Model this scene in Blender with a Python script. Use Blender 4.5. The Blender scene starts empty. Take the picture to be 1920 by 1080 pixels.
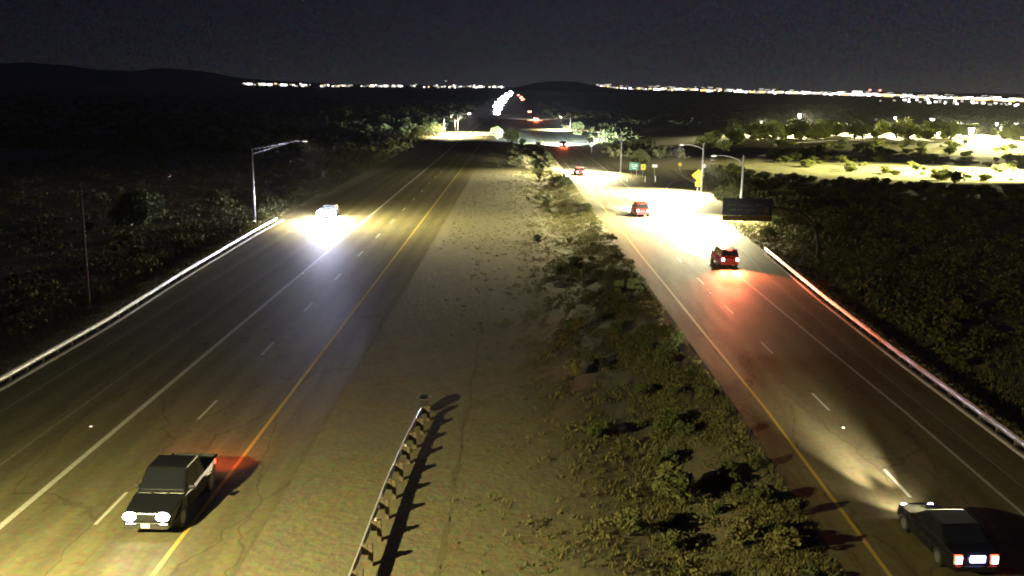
import bpy, bmesh, math, random
import numpy as np
from mathutils import Vector, Matrix
R = math.radians
random.seed(7); rng = np.random.default_rng(7)
sc = bpy.context.scene
C = sc.collection

# ------------------------------------------------------------------ camera, sky, exposure
CH = 16.5; FPX = 1850.0; ROLL = R(0.8); PITCH = R(11.5564); YAW = R(0.5377)
cd = bpy.data.cameras.new('camera'); cam = bpy.data.objects.new('camera', cd); C.objects.link(cam)
cd.sensor_width = 36.0; cd.lens = FPX/1920*36.0; cd.clip_start = .5; cd.clip_end = 90000
cam.matrix_world = (Matrix.Translation((0, 0, CH)) @ Matrix.Rotation(YAW, 4, 'Z') @
                    Matrix.Rotation(math.pi/2-PITCH, 4, 'X') @ Matrix.Rotation(ROLL, 4, 'Z'))
sc.camera = cam
sc.view_settings.view_transform = 'Standard'; sc.view_settings.look = 'None'
sc.view_settings.exposure = 0; sc.view_settings.gamma = 1
sc.render.engine = 'CYCLES'
sc.cycles.use_denoising = True
sc.cycles.sample_clamp_indirect = 4
sc.cycles.max_bounces = 3; sc.cycles.diffuse_bounces = 1; sc.cycles.glossy_bounces = 2
sc.cycles.transmission_bounces = 2; sc.cycles.volume_bounces = 0
sc.cycles.caustics_reflective = False; sc.cycles.caustics_refractive = False
sc.render.filter_size = 1.5
sc.cycles.filter_width = 1.9

w = bpy.data.worlds.new('World'); sc.world = w; w.use_nodes = True
nt = w.node_tree; nt.nodes.clear()
N = nt.nodes.new; LK = nt.links.new
out = N('ShaderNodeOutputWorld'); add = N('ShaderNodeAddShader')
sky = N('ShaderNodeTexSky'); sky.sky_type = 'NISHITA'; sky.sun_disc = False
sky.sun_elevation = R(-6); sky.sun_rotation = R(250)
b1 = N('ShaderNodeBackground'); b1.inputs['Strength'].default_value = .05; LK(sky.outputs[0], b1.inputs['Color'])
tc = N('ShaderNodeTexCoord'); sp = N('ShaderNodeSeparateXYZ'); LK(tc.outputs['Generated'], sp.inputs[0])
mr = N('ShaderNodeMapRange'); mr.inputs[1].default_value = 0; mr.inputs[2].default_value = .5
LK(sp.outputs['Z'], mr.inputs[0])
cr = N('ShaderNodeValToRGB'); LK(mr.outputs[0], cr.inputs[0])
el = cr.color_ramp.elements
el[0].position = 0; el[0].color = (.042, .041, .045, 1)
el[1].position = 1; el[1].color = (.009, .0088, .021, 1)
for p_, c_ in ((.04, (.031, .031, .037, 1)), (.12, (.019, .0185, .028, 1)), (.22, (.011, .0108, .022, 1))):
    e = el.new(p_); e.color = c_
# city glow: a little stronger to the right of the road where the town lies
mr2 = N('ShaderNodeMapRange'); mr2.inputs[1].default_value = -.5; mr2.inputs[2].default_value = .45
mr2.inputs[3].default_value = .34; mr2.inputs[4].default_value = 1.25
LK(sp.outputs['X'], mr2.inputs[0])
nz = N('ShaderNodeTexNoise'); nz.inputs['Scale'].default_value = 420; nz.inputs['Detail'].default_value = 3
LK(tc.outputs['Generated'], nz.inputs['Vector'])
mx = N('ShaderNodeMix'); mx.data_type = 'RGBA'; mx.blend_type = 'OVERLAY'; mx.blend_type = 'MULTIPLY'; mx.inputs[0].default_value = 1
LK(cr.outputs[0], mx.inputs[6]); vm = N('ShaderNodeVectorMath'); vm.operation = 'MULTIPLY_ADD'; vm.inputs[1].default_value = (3.4, 3.4, 3.4); vm.inputs[2].default_value = (-.6, -.6, -.6); LK(nz.outputs['Color'], vm.inputs[0]); LK(vm.outputs[0], mx.inputs[7])
b2 = N('ShaderNodeBackground'); LK(mx.outputs[2], b2.inputs['Color']); LK(mr2.outputs[0], b2.inputs['Strength'])
LK(b1.outputs[0], add.inputs[0]); LK(b2.outputs[0], add.inputs[1]); LK(add.outputs[0], out.inputs[0])

# ------------------------------------------------------------------ helpers
cR, sR = math.cos(ROLL), math.sin(ROLL)
def at(px, py, Y):
    """a point of the place at distance Y that the photograph shows at pixel (px, py) of 1920 x 1080"""
    dx, dy = px-960, py-540
    u = cR*dx+sR*dy; v = -sR*dx+cR*dy
    fy = FPX*math.cos(PITCH)-v*math.sin(PITCH); dz = -(FPX*math.sin(PITCH)+v*math.cos(PITCH))
    X = u*math.cos(YAW)-fy*math.sin(YAW); Yd = u*math.sin(YAW)+fy*math.cos(YAW)
    t = Y/Yd
    return Vector((X*t, Y, CH+dz*t))
def ip(tab, x):
    xs = [a for a, b in tab]; ys = [b for a, b in tab]
    return float(np.interp(x, xs, ys))
YC = [(0, 13), (50, 13), (64, 12.7), (83, 12.35), (98, 12), (129, 11.6), (163, 10.7), (221, 9.3), (268, 7.2), (320, 5.6),
      (400, 3), (500, 1.5), (640, 0), (1216, -5.5), (1757, -8), (3000, -22)]
def yc(Y): return ip(YC, Y)                       # yellow line of the right-hand roadway
LX = [(0, 0), (500, 0), (600, -.5), (730, -2), (1100, -6), (1480, -11), (2400, -20), (3000, -26)]
def lx(Y): return ip(LX, Y)
def zg(X, Y):                                     # the shallow ditch of the median
    u = X-yc(Y)+6.6
    a = .55*math.exp(-(u/2.6)**2)*max(0, min(1, (330-Y)/120))
    return -a
def zterr(X, Y):
    z = zg(X, Y)
    if X > 30 and Y < 150:
        z += .5*math.sin(X*.07+1)*math.sin(Y*.05)*min(1, (X-30)/15)*min(1, (150-Y)/40)
    if X < -34 and Y < 700:
        z += .5*math.sin(X*.06)*math.sin(Y*.045+1)*min(1, (-34-X)/15)*max(0, 1-Y/700)
    return z

MATS = {}
def mat(name, col, rough=.7, metal=0, spec=.5, emit=None, es=0, mis=True):
    m = bpy.data.materials.new(name); m.use_nodes = True
    b = m.node_tree.nodes['Principled BSDF']
    b.inputs['Base Color'].default_value = (*col, 1); b.inputs['Roughness'].default_value = rough
    b.inputs['Metallic'].default_value = metal; b.inputs['Specular IOR Level'].default_value = spec
    if emit:
        b.inputs['Emission Color'].default_value = (*emit, 1); b.inputs['Emission Strength'].default_value = es
        if not mis: m.cycles.emission_sampling = 'NONE'
    MATS[name] = m
    return m
def noisy(name, cols, scale=3, detail=6, rough=.8, bump=0, bscale=40, stretch=(1, 1, 1), fine=.35, fscale=9, spec=.3, metal=0, coords='Object', rrange=None):
    """surface of mottled colour: wide patches of the given colours, fine grain on top"""
    m = mat(name, cols[0], rough, metal, spec); t = m.node_tree; b = t.nodes['Principled BSDF']
    n = t.nodes.new; l = t.links.new
    c = n('ShaderNodeTexCoord'); mp = n('ShaderNodeMapping'); mp.inputs['Scale'].default_value = stretch
    l(c.outputs[coords], mp.inputs['Vector'])
    a = n('ShaderNodeTexNoise'); a.inputs['Scale'].default_value = scale; a.inputs['Detail'].default_value = detail
    a.inputs['Roughness'].default_value = .62
    l(mp.outputs[0], a.inputs['Vector'])
    r = n('ShaderNodeValToRGB'); l(a.outputs[0], r.inputs[0])
    e = r.color_ramp.elements; k = len(cols)
    e[0].position = .3; e[0].color = (*cols[0], 1); e[1].position = .7; e[1].color = (*cols[-1], 1)
    for i in range(1, k-1):
        q = e.new(.3+.4*i/(k-1)); q.color = (*cols[i], 1)
    g = n('ShaderNodeTexNoise'); g.inputs['Scale'].default_value = fscale; g.inputs['Detail'].default_value = 4
    l(c.outputs[coords], g.inputs['Vector'])
    x = n('ShaderNodeMix'); x.data_type = 'RGBA'; x.blend_type = 'OVERLAY'; x.inputs[0].default_value = fine
    l(r.outputs[0], x.inputs[6]); l(g.outputs['Color'], x.inputs[7]); l(x.outputs[2], b.inputs['Base Color'])
    if rrange:
        q = n('ShaderNodeMapRange'); q.inputs[3].default_value, q.inputs[4].default_value = rrange
        l(a.outputs[0], q.inputs[0]); l(q.outputs[0], b.inputs['Roughness'])
    if bump:
        f = n('ShaderNodeTexNoise'); f.inputs['Scale'].default_value = bscale; f.inputs['Detail'].default_value = 5
        l(c.outputs[coords], f.inputs['Vector'])
        bp = n('ShaderNodeBump'); bp.inputs['Strength'].default_value = bump; bp.inputs['Distance'].default_value = .06
        l(f.outputs[0], bp.inputs['Height']); l(bp.outputs[0], b.inputs['Normal'])
    return m

def tag(o, label=None, cat=None, group=None, kind=None):
    if label: o['label'] = label
    if cat: o['category'] = cat
    if group: o['group'] = group
    if kind: o['kind'] = kind
    return o
def mesh(name, verts, faces, m=None, parent=None, loc=None):
    me = bpy.data.meshes.new(name); me.from_pydata([tuple(v) for v in verts], [], faces); me.update()
    o = bpy.data.objects.new(name, me); C.objects.link(o)
    if m: me.materials.append(m)
    if parent: o.parent = parent
    if loc is not None: o.location = loc
    return o
def obj(name, bm, m=None, parent=None, smooth=False):
    me = bpy.data.meshes.new(name); bmesh.ops.recalc_face_normals(bm, faces=bm.faces[:]); bm.to_mesh(me); bm.free()
    if m: me.materials.append(m)
    if smooth: me.polygons.foreach_set('use_smooth', [True]*len(me.polygons))
    o = bpy.data.objects.new(name, me); C.objects.link(o)
    if parent: o.parent = parent
    return o
def empty(name, loc=(0, 0, 0), rz=0):
    o = bpy.data.objects.new(name, None); C.objects.link(o); o.location = loc; o.rotation_euler.z = rz
    return o
def bx(bm, x0, x1, y0, y1, z0, z1, bev=0):
    vs = [bm.verts.new(p) for p in ((x0, y0, z0), (x1, y0, z0), (x1, y1, z0), (x0, y1, z0), (x0, y0, z1), (x1, y0, z1), (x1, y1, z1), (x0, y1, z1))]
    fs = [bm.faces.new([vs[i] for i in f]) for f in ((0, 3, 2, 1), (4, 5, 6, 7), (0, 1, 5, 4), (1, 2, 6, 5), (2, 3, 7, 6), (3, 0, 4, 7))]
    if bev:
        es = list({e for f in fs for e in f.edges})
        bmesh.ops.bevel(bm, geom=es, offset=bev, segments=2, affect='EDGES', profile=.6)
def tube(bm, pts, rad, n=8, cap=True):
    pts = [Vector(p) for p in pts]; rings = []
    if not isinstance(rad, (list, tuple)): rad = [rad]*len(pts)
    for i, p in enumerate(pts):
        d = (pts[min(i+1, len(pts)-1)]-pts[max(i-1, 0)]).normalized()
        a = d.cross(Vector((0, 1, 0)) if abs(d.y) < .9 else Vector((1, 0, 0))).normalized(); b = d.cross(a)
        rings.append([bm.verts.new(p+(a*math.cos(2*math.pi*k/n)+b*math.sin(2*math.pi*k/n))*rad[i]) for k in range(n)])
    for i in range(len(rings)-1):
        for k in range(n): bm.faces.new((rings[i][k], rings[i][(k+1) % n], rings[i+1][(k+1) % n], rings[i+1][k]))
    if cap: bm.faces.new(rings[0][::-1]); bm.faces.new(rings[-1])
def prism(bm, poly, axis, a, b):
    """closed outline extruded between a and b along axis 'x', 'y' or 'z'"""
    def P(u, v, t): return {'x': (t, u, v), 'y': (u, t, v), 'z': (u, v, t)}[axis]
    A = [bm.verts.new(P(u, v, a)) for u, v in poly]; B = [bm.verts.new(P(u, v, b)) for u, v in poly]
    n = len(poly)
    for i in range(n): bm.faces.new((A[i], A[(i+1) % n], B[(i+1) % n], B[i]))
    bm.faces.new(A[::-1]); bm.faces.new(B)
def BM(): return bmesh.new()
def spot(name, parent, loc, target, power, col, size, blend=1, rad=.08):
    ld = bpy.data.lights.new(name, 'SPOT'); ld.energy = power; ld.color = col
    ld.spot_size = R(size); ld.spot_blend = blend; ld.shadow_soft_size = rad
    o = bpy.data.objects.new(name, ld); C.objects.link(o); o.parent = parent; o.location = loc
    o.rotation_euler = (Vector(target)-Vector(loc)).to_track_quat('-Z', 'Y').to_euler()
    return o
def copy_tree(o, parent=None):
    c = o.copy(); C.objects.link(c)
    if parent: c.parent = parent
    for ch in o.children: copy_tree(ch, c)
    return c

# ------------------------------------------------------------------ materials
M = MATS
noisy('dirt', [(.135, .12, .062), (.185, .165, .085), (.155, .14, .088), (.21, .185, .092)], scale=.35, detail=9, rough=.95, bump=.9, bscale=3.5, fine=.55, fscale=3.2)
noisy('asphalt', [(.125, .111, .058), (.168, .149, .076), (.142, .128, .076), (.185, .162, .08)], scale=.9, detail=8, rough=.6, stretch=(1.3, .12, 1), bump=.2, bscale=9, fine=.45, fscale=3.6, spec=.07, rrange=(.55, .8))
def road_wear(m):
    t = m.node_tree; n = t.nodes.new; l = t.links.new; b = t.nodes['Principled BSDF']; src = b.inputs['Base Color'].links[0].from_socket
    c = n('ShaderNodeTexCoord'); x = n('ShaderNodeSeparateXYZ'); l(c.outputs['Object'], x.inputs[0])
    w_ = n('ShaderNodeMath'); w_.operation = 'MULTIPLY'; w_.inputs[1].default_value = 2*math.pi/1.79; l(x.outputs['X'], w_.inputs[0])
    sn = n('ShaderNodeMath'); sn.operation = 'SINE'; l(w_.outputs[0], sn.inputs[0])
    r1 = n('ShaderNodeMapRange'); r1.inputs[1].default_value = -1; r1.inputs[3].default_value = .86; r1.inputs[4].default_value = 1.08; l(sn.outputs[0], r1.inputs[0])
    mp = n('ShaderNodeMapping'); mp.inputs['Scale'].default_value = (.25, .06, 1); l(c.outputs['Object'], mp.inputs[0])
    nw = n('ShaderNodeTexNoise'); nw.inputs['Scale'].default_value = .5; l(c.outputs['Object'], nw.inputs[0])
    ad = n('ShaderNodeMix'); ad.data_type = 'RGBA'; ad.blend_type = 'ADD'; ad.inputs[0].default_value = .25; l(mp.outputs[0], ad.inputs[6]); l(nw.outputs['Color'], ad.inputs[7])
    v = n('ShaderNodeTexVoronoi'); v.feature = 'DISTANCE_TO_EDGE'; v.inputs['Scale'].default_value = 1; l(ad.outputs[2], v.inputs['Vector'])
    r2 = n('ShaderNodeMapRange'); r2.inputs[1].default_value = .004; r2.inputs[2].default_value = .012; r2.inputs[3].default_value = .72; r2.inputs[4].default_value = 1; l(v.outputs[0], r2.inputs[0])
    mu = n('ShaderNodeMath'); mu.operation = 'MULTIPLY'; l(r1.outputs[0], mu.inputs[0]); l(r2.outputs[0], mu.inputs[1])
    x2 = n('ShaderNodeMix'); x2.data_type = 'RGBA'; x2.blend_type = 'MULTIPLY'; x2.inputs[0].default_value = 1; l(src, x2.inputs[6]); l(mu.outputs[0], x2.inputs[7]); l(x2.outputs[2], b.inputs['Base Color'])
road_wear(M['asphalt'])
noisy('asphalt_dark', [(.05, .05, .048), (.075, .07, .062)], scale=.5, rough=.6, fine=.4)
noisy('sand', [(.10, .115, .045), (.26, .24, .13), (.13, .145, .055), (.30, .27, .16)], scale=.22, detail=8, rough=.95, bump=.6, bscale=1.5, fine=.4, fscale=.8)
noisy('paint_white', [(.42, .42, .36), (.55, .54, .46), (.62, .61, .52)], scale=5, rough=.6, fine=.3, fscale=12)
noisy('paint_yellow', [(.42, .30, .06), (.55, .38, .07), (.50, .35, .08)], scale=5, rough=.6, fine=.3, fscale=12)
noisy('concrete', [(.28, .27, .24), (.38, .37, .33)], scale=1.5, rough=.85, fine=.35)
noisy('galvanised', [(.42, .43, .44), (.55, .56, .57)], scale=2.5, rough=.42, metal=.55, fine=.2, spec=.5)
noisy('galv_pole', [(.40, .41, .41), (.52, .52, .51)], scale=1.2, rough=.5, metal=.25, fine=.15)
noisy('dimmed_steel', [(.12, .115, .10), (.18, .17, .15)], scale=1.2, rough=.8)  # steel darkened in colour to stand in for dim light on it
noisy('paint_worn', [(.20, .19, .14), (.30, .28, .21)], scale=3, rough=.8, fine=.4)
noisy('rock_dust', [(.115, .10, .052), (.15, .135, .072)], scale=2, rough=.95)
noisy('dark_steel', [(.025, .022, .02), (.05, .045, .04)], scale=2, rough=.7)
noisy('sign_dark', [(.012, .028, .05), (.022, .048, .07)], scale=2, rough=.6)
noisy('lit_lower_panel', [(.05, .038, .015), (.09, .07, .025)], scale=3, rough=.7)  # bounced pool light on the sign's lower part, put in as brown colour
mat('legend_dim', (.05, .075, .07), .6)
noisy('wood_post', [(.10, .08, .055), (.17, .14, .09)], scale=6, rough=.9)
noisy('scrub', [(.075, .085, .03), (.115, .12, .042), (.13, .125, .055)], scale=1.4, rough=.9, fine=.3)
noisy('scrub_green', [(.055, .075, .028), (.09, .11, .038), (.12, .125, .05)], scale=1.2, rough=.85, fine=.3)
noisy('dry_grass', [(.12, .115, .045), (.17, .155, .06), (.10, .105, .04)], scale=.4, rough=.95, fine=.3)
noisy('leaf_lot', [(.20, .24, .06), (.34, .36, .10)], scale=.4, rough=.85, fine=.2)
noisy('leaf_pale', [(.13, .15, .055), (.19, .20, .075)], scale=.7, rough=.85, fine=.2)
noisy('bark', [(.07, .055, .04), (.12, .095, .07)], scale=6, rough=.95)
noisy('rock', [(.03, .03, .03), (.06, .055, .05)], scale=.003, rough=1)
mat('tyre', (.018, .018, .018), .85); mat('rim', (.35, .35, .36), .35, .8)
mat('glass_dark', (.012, .014, .018), .06, 0, .8)
mat('black_plastic', (.02, .02, .021), .5)
mat('paint_black', (.012, .012, .015), .22, .1, .6)
mat('paint_charcoal', (.05, .05, .06), .28, .4, .5)
mat('paint_silver', (.33, .33, .35), .3, .5)
mat('paint_white_car', (.62, .62, .62), .3)
mat('paint_red', (.22, .012, .012), .28, .1)
mat('chrome', (.6, .6, .62), .15, 1)
mat('plate', (.85, .85, .85), .5)
mat('head_glow', (.9, .9, .9), .3, emit=(1, .96, 1.0), es=45)
mat('head_glow_cool', (.9, .9, .9), .3, emit=(.72, .74, 1.0), es=3500)
mat('far_glow', (.9, .9, .9), .3, emit=(.84, .82, 1.0), es=160, mis=False)
mat('tail_glow', (.6, .02, .01), .3, emit=(1, .07, .03), es=9)
mat('tail_glow_hot', (.6, .02, .01), .3, emit=(1, .60, .52), es=34)
mat('far_tail_glow', (.6, .02, .01), .3, emit=(1, .16, .09), es=60, mis=False)
mat('tail_lens', (.25, .01, .01), .25)
mat('blue_white_glow', (.8, .8, .9), .3, emit=(.45, .45, 1.0), es=16)
mat('stud_shine_emit', (.8, .8, .8), .3, emit=(1, .95, .85), es=1.1, mis=False)  # headlight reflection of the road studs, put in as emission
mat('lens_lit', (.8, .8, .8), .3, emit=(1, .90, .7), es=5)
mat('lens_unlit', (.3, .3, .3), .3)
mat('flood_lit', (.9, .9, .9), .3, emit=(1, .98, .92), es=7)
noisy('sign_back', [(.012, .016, .028), (.022, .03, .042)], scale=1.5, rough=.7)
mat('sign_green', (.02, .28, .17), .45); mat('sign_yellow', (.85, .62, .02), .45)
mat('sign_white', (.8, .8, .78), .45); mat('sign_black', (.01, .01, .01), .6)
mat('city_white', (.8, .8, .8), .5, emit=(1, .93, .9), es=5, mis=False)
mat('city_orange', (.8, .8, .8), .5, emit=(1, .62, .22), es=3.2, mis=False)
mat('city_dim', (.8, .8, .8), .5, emit=(.9, .85, .7), es=.8, mis=False)
mat('beacon_red', (.8, .1, .1), .5, emit=(1, .25, .2), es=5, mis=False)
mat('stud_glow', (.8, .8, .7), .3)

# ------------------------------------------------------------------ ground and roads
xs = sorted(set(list(np.arange(-60, 100.1, 1.0)) + [s*v for v in (66, 75, 90, 110, 140, 180, 240, 330, 500, 800, 1400, 2600, 5000, 10000, 20000, 40000) for s in (-1, 1)] + [-v for v in ()]))
xs = [x for x in xs if not (60 < x < 100 and x in (66, 75, 90))]
ys = list(np.arange(-40, 330, 2.0)) + [340, 360, 390, 430, 480, 540, 620, 720, 850, 1000, 1250, 1600, 2200, 3000, 4500, 7000, 11000, 18000, 30000, 50000]
V = [(x, y, zterr(x, y)-.006) for y in ys for x in xs]
nx = len(xs); F = [(j*nx+i, j*nx+i+1, (j+1)*nx+i+1, (j+1)*nx+i) for j in range(len(ys)-1) for i in range(nx-1)]
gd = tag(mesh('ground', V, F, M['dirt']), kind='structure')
gd.data.polygons.foreach_set('use_smooth', [True]*len(F))

def ribbon(name, fl, fr, yy, z, m, parent=None):
    v = []
    for y in yy: v += [(fl(y), y, z), (fr(y), y, z)]
    return mesh(name, v, [(2*i, 2*i+1, 2*i+3, 2*i+2) for i in range(len(yy)-1)], m, parent)
near = list(np.arange(-20, 330, 5.0)); far = [340, 370, 400, 450, 500, 560, 640, 730, 850, 1000, 1216, 1480, 1757, 2400, 3000]
LE = [(0, -28.3), (65, -28.3), (83, -28.9), (106, -29.5), (160, -28.5), (230, -25), (300, -21.5), (3000, -21.5)]
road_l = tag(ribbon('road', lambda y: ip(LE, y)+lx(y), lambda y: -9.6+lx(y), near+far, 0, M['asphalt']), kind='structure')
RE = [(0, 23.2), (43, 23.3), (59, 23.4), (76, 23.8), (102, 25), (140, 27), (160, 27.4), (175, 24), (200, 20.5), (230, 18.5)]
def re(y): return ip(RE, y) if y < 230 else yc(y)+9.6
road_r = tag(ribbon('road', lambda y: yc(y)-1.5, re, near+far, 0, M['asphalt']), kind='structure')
def path_ribbon(name, pts, wd, z, m, off=0, parent=None):
    pts = [Vector((*p, 0)) for p in pts]; q = []
    for i in range(len(pts)-1):                                   # smooth the path
        p0, p1, p2, p3 = pts[max(i-1, 0)], pts[i], pts[i+1], pts[min(i+2, len(pts)-1)]
        for k in range(6):
            t = k/6; q.append(.5*((2*p1)+(p2-p0)*t+(2*p0-5*p1+4*p2-p3)*t*t+(3*p1-p0-3*p2+p3)*t**3))
    q.append(pts[-1]); v = []
    for i, p in enumerate(q):
        d = (q[min(i+1, len(q)-1)]-q[max(i-1, 0)]).normalized(); s = Vector((d.y, -d.x, 0))
        zz = z
        v += [(p+s*(off-wd/2)).to_tuple()[:2]+(zz,), (p+s*(off+wd/2)).to_tuple()[:2]+(zz,)]
    return mesh(name, v, [(2*i, 2*i+1, 2*i+3, 2*i+2) for i in range(len(q)-1)], m, parent)
RAMP = [(24.4, 140), (25, 152), (26.2, 165), (29.4, 178), (35, 187), (45, 193), (60, 197)]
ramp = tag(path_ribbon('exit_ramp', RAMP, 5, .006, M['asphalt']), kind='structure')
path_ribbon('edge_line', RAMP[2:], .22, .014, M['paint_white'], -2.2, ramp)
cross = tag(mesh('cross_road', [(-400, 296, -.003), (28, 297.6, -.003), (28, 306.7, -.003), (-400, 305, -.003)], [(0, 1, 2, 3)], M['asphalt_dark']), kind='structure')

def line(par, f, wd, yy, m, name='edge_line'):
    return ribbon(name, lambda y: f(y)-wd/2, lambda y: f(y)+wd/2, yy, .008, m, par)
Y1 = near+far[:11]
line(road_l, lambda y: -12.4+lx(y), .17, Y1, M['paint_yellow'])
line(road_l, lambda y: -19.45+lx(y), .27, Y1, M['paint_white'])
line(road_l, lambda y: ip([(0, -22.6), (130, -22.6), (200, -20.2)], y), .12, [y for y in near if y < 201], M['paint_worn'])
line(road_l, lambda y: ip([(0, -26.1), (130, -26.4), (200, -23.8), (300, -20)], y), .12, [y for y in near if y < 300], M['paint_worn'])
line(road_r, yc, .17, Y1, M['paint_yellow'])
line(road_r, lambda y: yc(y)+ip([(0, 7.15), (98, 7.4), (200, 7.3)], y), .15, Y1, M['paint_white'])
line(road_r, lambda y: ip([(0, 21.6), (59, 21.6), (90, 22.3), (102, 23.2), (150, 24.8)], y), .1, [y for y in near if y < 151], M['paint_worn'])
tag(ribbon('wheel_rut', lambda y: -2.75+.10*math.sin(y*.9)+.05*math.sin(y*2.3), lambda y: -2.62+.10*math.sin(y*.8)+.07*math.sin(y*3.1), list(np.arange(27, 78, .7)), -.002, M['rock_dust']), kind='structure')
dm = None
def dashes(par, f, starts, ln, wd):
    global dm
    for y in starts:
        if dm is None:
            d = mesh('lane_dash', [(-.5, 0, 0), (.5, 0, 0), (.5, 1, 0), (-.5, 1, 0)], [(0, 1, 2, 3)], M['paint_white'], par); dm = d.data
        else:
            d = bpy.data.objects.new('lane_dash', dm); C.objects.link(d); d.parent = par
        d.location = (f(y), y, .008); d.scale = (wd, ln, 1); d.rotation_euler.z = -math.atan2(f(y+ln)-f(y), ln)
dashes(road_l, lambda y: -16+lx(y), [22.6+12.05*i for i in range(-1, 24)], 3.05, .14)
dashes(road_r, lambda y: yc(y)+ip([(0, 3.2), (95, 3.45), (200, 3.6)], y), [27.4+11.2*i for i in range(-1, 26)], 3.05, .14)

# kerbs under the rails
def sweep(name, path, prof, m, parent=None):
    """profile (offset across, height) carried along a path of (x, y)"""
    v = []; n = len(prof)
    for i, (x, y) in enumerate(path):
        a = Vector(path[max(i-1, 0)]); b = Vector(path[min(i+1, len(path)-1)]); d = (b-a).normalized(); s = Vector((d.y, -d.x))
        for o_, h in prof: v.append((x+s.x*o_, y+s.y*o_, h))
    f = [(i*n+k, i*n+k+1, (i+1)*n+k+1, (i+1)*n+k) for i in range(len(path)-1) for k in range(n-1)]
    return mesh(name, v, f, m, parent)
KP = [(-.12, 0), (-.10, .10), (-.06, .12), (.10, .12), (.13, .0)]
leftrail = lambda y: ip([(0, -28.1), (65, -28.1), (83, -28.85), (106, -29.35), (122, -29.4)], y)
rightrail = lambda y: ip([(0, 23.35), (43, 23.4), (59, 23.5), (76, 23.9), (102, 25.0)], y)
tag(sweep('kerb', [(leftrail(y)+.0, y) for y in np.arange(0, 122, 3)], KP, M['concrete']), kind='structure')
tag(sweep('kerb', [(rightrail(y), y) for y in np.arange(0, 103, 3)], KP, M['concrete']), kind='structure')

# ------------------------------------------------------------------ guard rails
WP = [(0, .42), (-.02, .445), (-.075, .475), (-.08, .50), (-.03, .54), (-.015, .58), (-.03, .62), (-.08, .66), (-.075, .69), (-.02, .72), (0, .745)]
pm = BM(); bx(pm, -.08, .08, -.09, .09, -.3, .80, .01); post_proto = None
bmm = BM(); bx(bmm, -.10, .10, -.08, .08, .40, .76, .01); block_proto = None
post_me = bpy.data.meshes.new('post'); pm.to_mesh(post_me); post_me.materials.append(M['wood_post'])
block_me = bpy.data.meshes.new('blockout'); bmm.to_mesh(block_me); block_me.materials.append(M['wood_post'])
tip_me = None
def rail(f, y0, y1, side, label, group='guard rails along the roadways', dz=0):
    """side +1: the beam's face looks towards -x, posts behind it at +x"""
    root = empty('guard_rail', (f(y0), y0, 0)); tag(root, label, 'guard rail', group)
    yy = list(np.arange(y0, y1+.01, 1.905))
    path = [(f(y)-f(y0), y-y0) for y in yy]
    prof = [(o_*side, h) for o_, h in WP]
    b = sweep('rail_beam', path, prof, M['galvanised'], root)
    sm = b.modifiers.new('thickness', 'SOLIDIFY'); sm.thickness = .006
    for i, y in enumerate(yy):
        for nm, me, off in (('post', post_me, .31), ('blockout', block_me, .115)):
            o = bpy.data.objects.new(nm, me); C.objects.link(o); o.parent = root
            o.location = (f(y)-f(y0)+side*off, y-y0+(.004*(i % 2)), 0)
    return root
rail(leftrail, 22, 119, -1, 'long steel guard rail beside the dark verge on the left, shining bluish under headlights')
rail(rightrail, 22, 102, 1, 'long steel guard rail along the right roadway, tinted red behind the braking car')
crail = lambda y: ip([(0, -5.5), (30, -5.45), (38, -5.34), (43, -5.14), (50, -4.66)], y)
cr_ = rail(crail, 20.45, 47.2, 1, 'short guard rail with wooden posts standing alone in the bare median')
def delin(root, x, y):
    b = BM(); tube(b, [(0, 0, 0), (0, 0, .09)], .05, 10)
    o = obj('reflector', b, M['sign_white'], root); o.location = (x, y, .80)
for y in (33.75, 41.4): delin(cr_, crail(y)-crail(20.45)+.2, y-20.45)
b = BM(); bx(b, -.22, .25, 0, .75, .30, .92, .05); bx(b, -.12, .12, .75, 1.0, .38, .84, .03)
o = obj('end_terminal', b, M['black_plastic'], cr_); o.location = (-4.90-crail(20.45), 47.75-20.45, 0)
b = BM(); bx(b, -.17, .17, 0, .03, 0, .34); o = obj('terminal_face', b, M['galvanised'], cr_); o.location = (-4.90-crail(20.45), 48.765-20.45, .44)

# ------------------------------------------------------------------ street lamps
def lamp_left(x, y, label, lit=False, pmat='galv_pole', power=0, h=8.5, arm=5.9, htop=9.9, aim=(3, -1), cone=130):
    """pole with a twin-tube truss arm that rises to the road"""
    root = empty('street_lamp', (x, y, 0)); tag(root, label, 'street lamp', 'street lamps with truss arms beside the left roadway')
    b = BM(); tube(b, [(0, 0, 0), (0, 0, h+.35)], [.13, .085], 10); obj('pole', b, M[pmat], root, True)
    b = BM(); bx(b, -.22, .22, -.22, .22, -.1, .1, .02); obj('base_plate', b, M['concrete'], root)
    b = BM()
    tube(b, [(0, 0, h-.25), (arm*.35, 0, h+.38), (arm*.72, 0, htop-.32), (arm*.86, 0, htop-.06), (arm, 0, htop)], [.06, .055, .045, .04, .035], 6)
    tube(b, [(0, 0, h+.30), (arm*.35, 0, h+.68), (arm*.72, 0, htop-.2)], .035, 6)
    for t in (.15, .35, .55): tube(b, [(arm*t, 0, h-.25+t*1.8), (arm*t, 0, h+.30+t*1.1)], .02, 5)
    obj('arm', b, M[pmat], root, True)
    b = BM(); prism(b, [(0, -.05), (.12, .07), (.55, .09), (.78, .0), (.75, -.09), (.05, -.10)], 'y', -.17, .17)
    hd = obj('lamp_head', b, M[pmat], root); hd.location = (arm-.05, 0, htop)
    b = BM(); bx(b, .18, .68, -.13, .13, -.125, -.10); obj('lens', b, M['lens_lit' if lit else 'lens_unlit'], hd)
    if lit: spot('lamp_light', root, (arm+.4, 0, htop-.25), (arm+aim[0], aim[1], 0), power, (1, .87, .38), cone, 1, .12)
    return root
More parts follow.
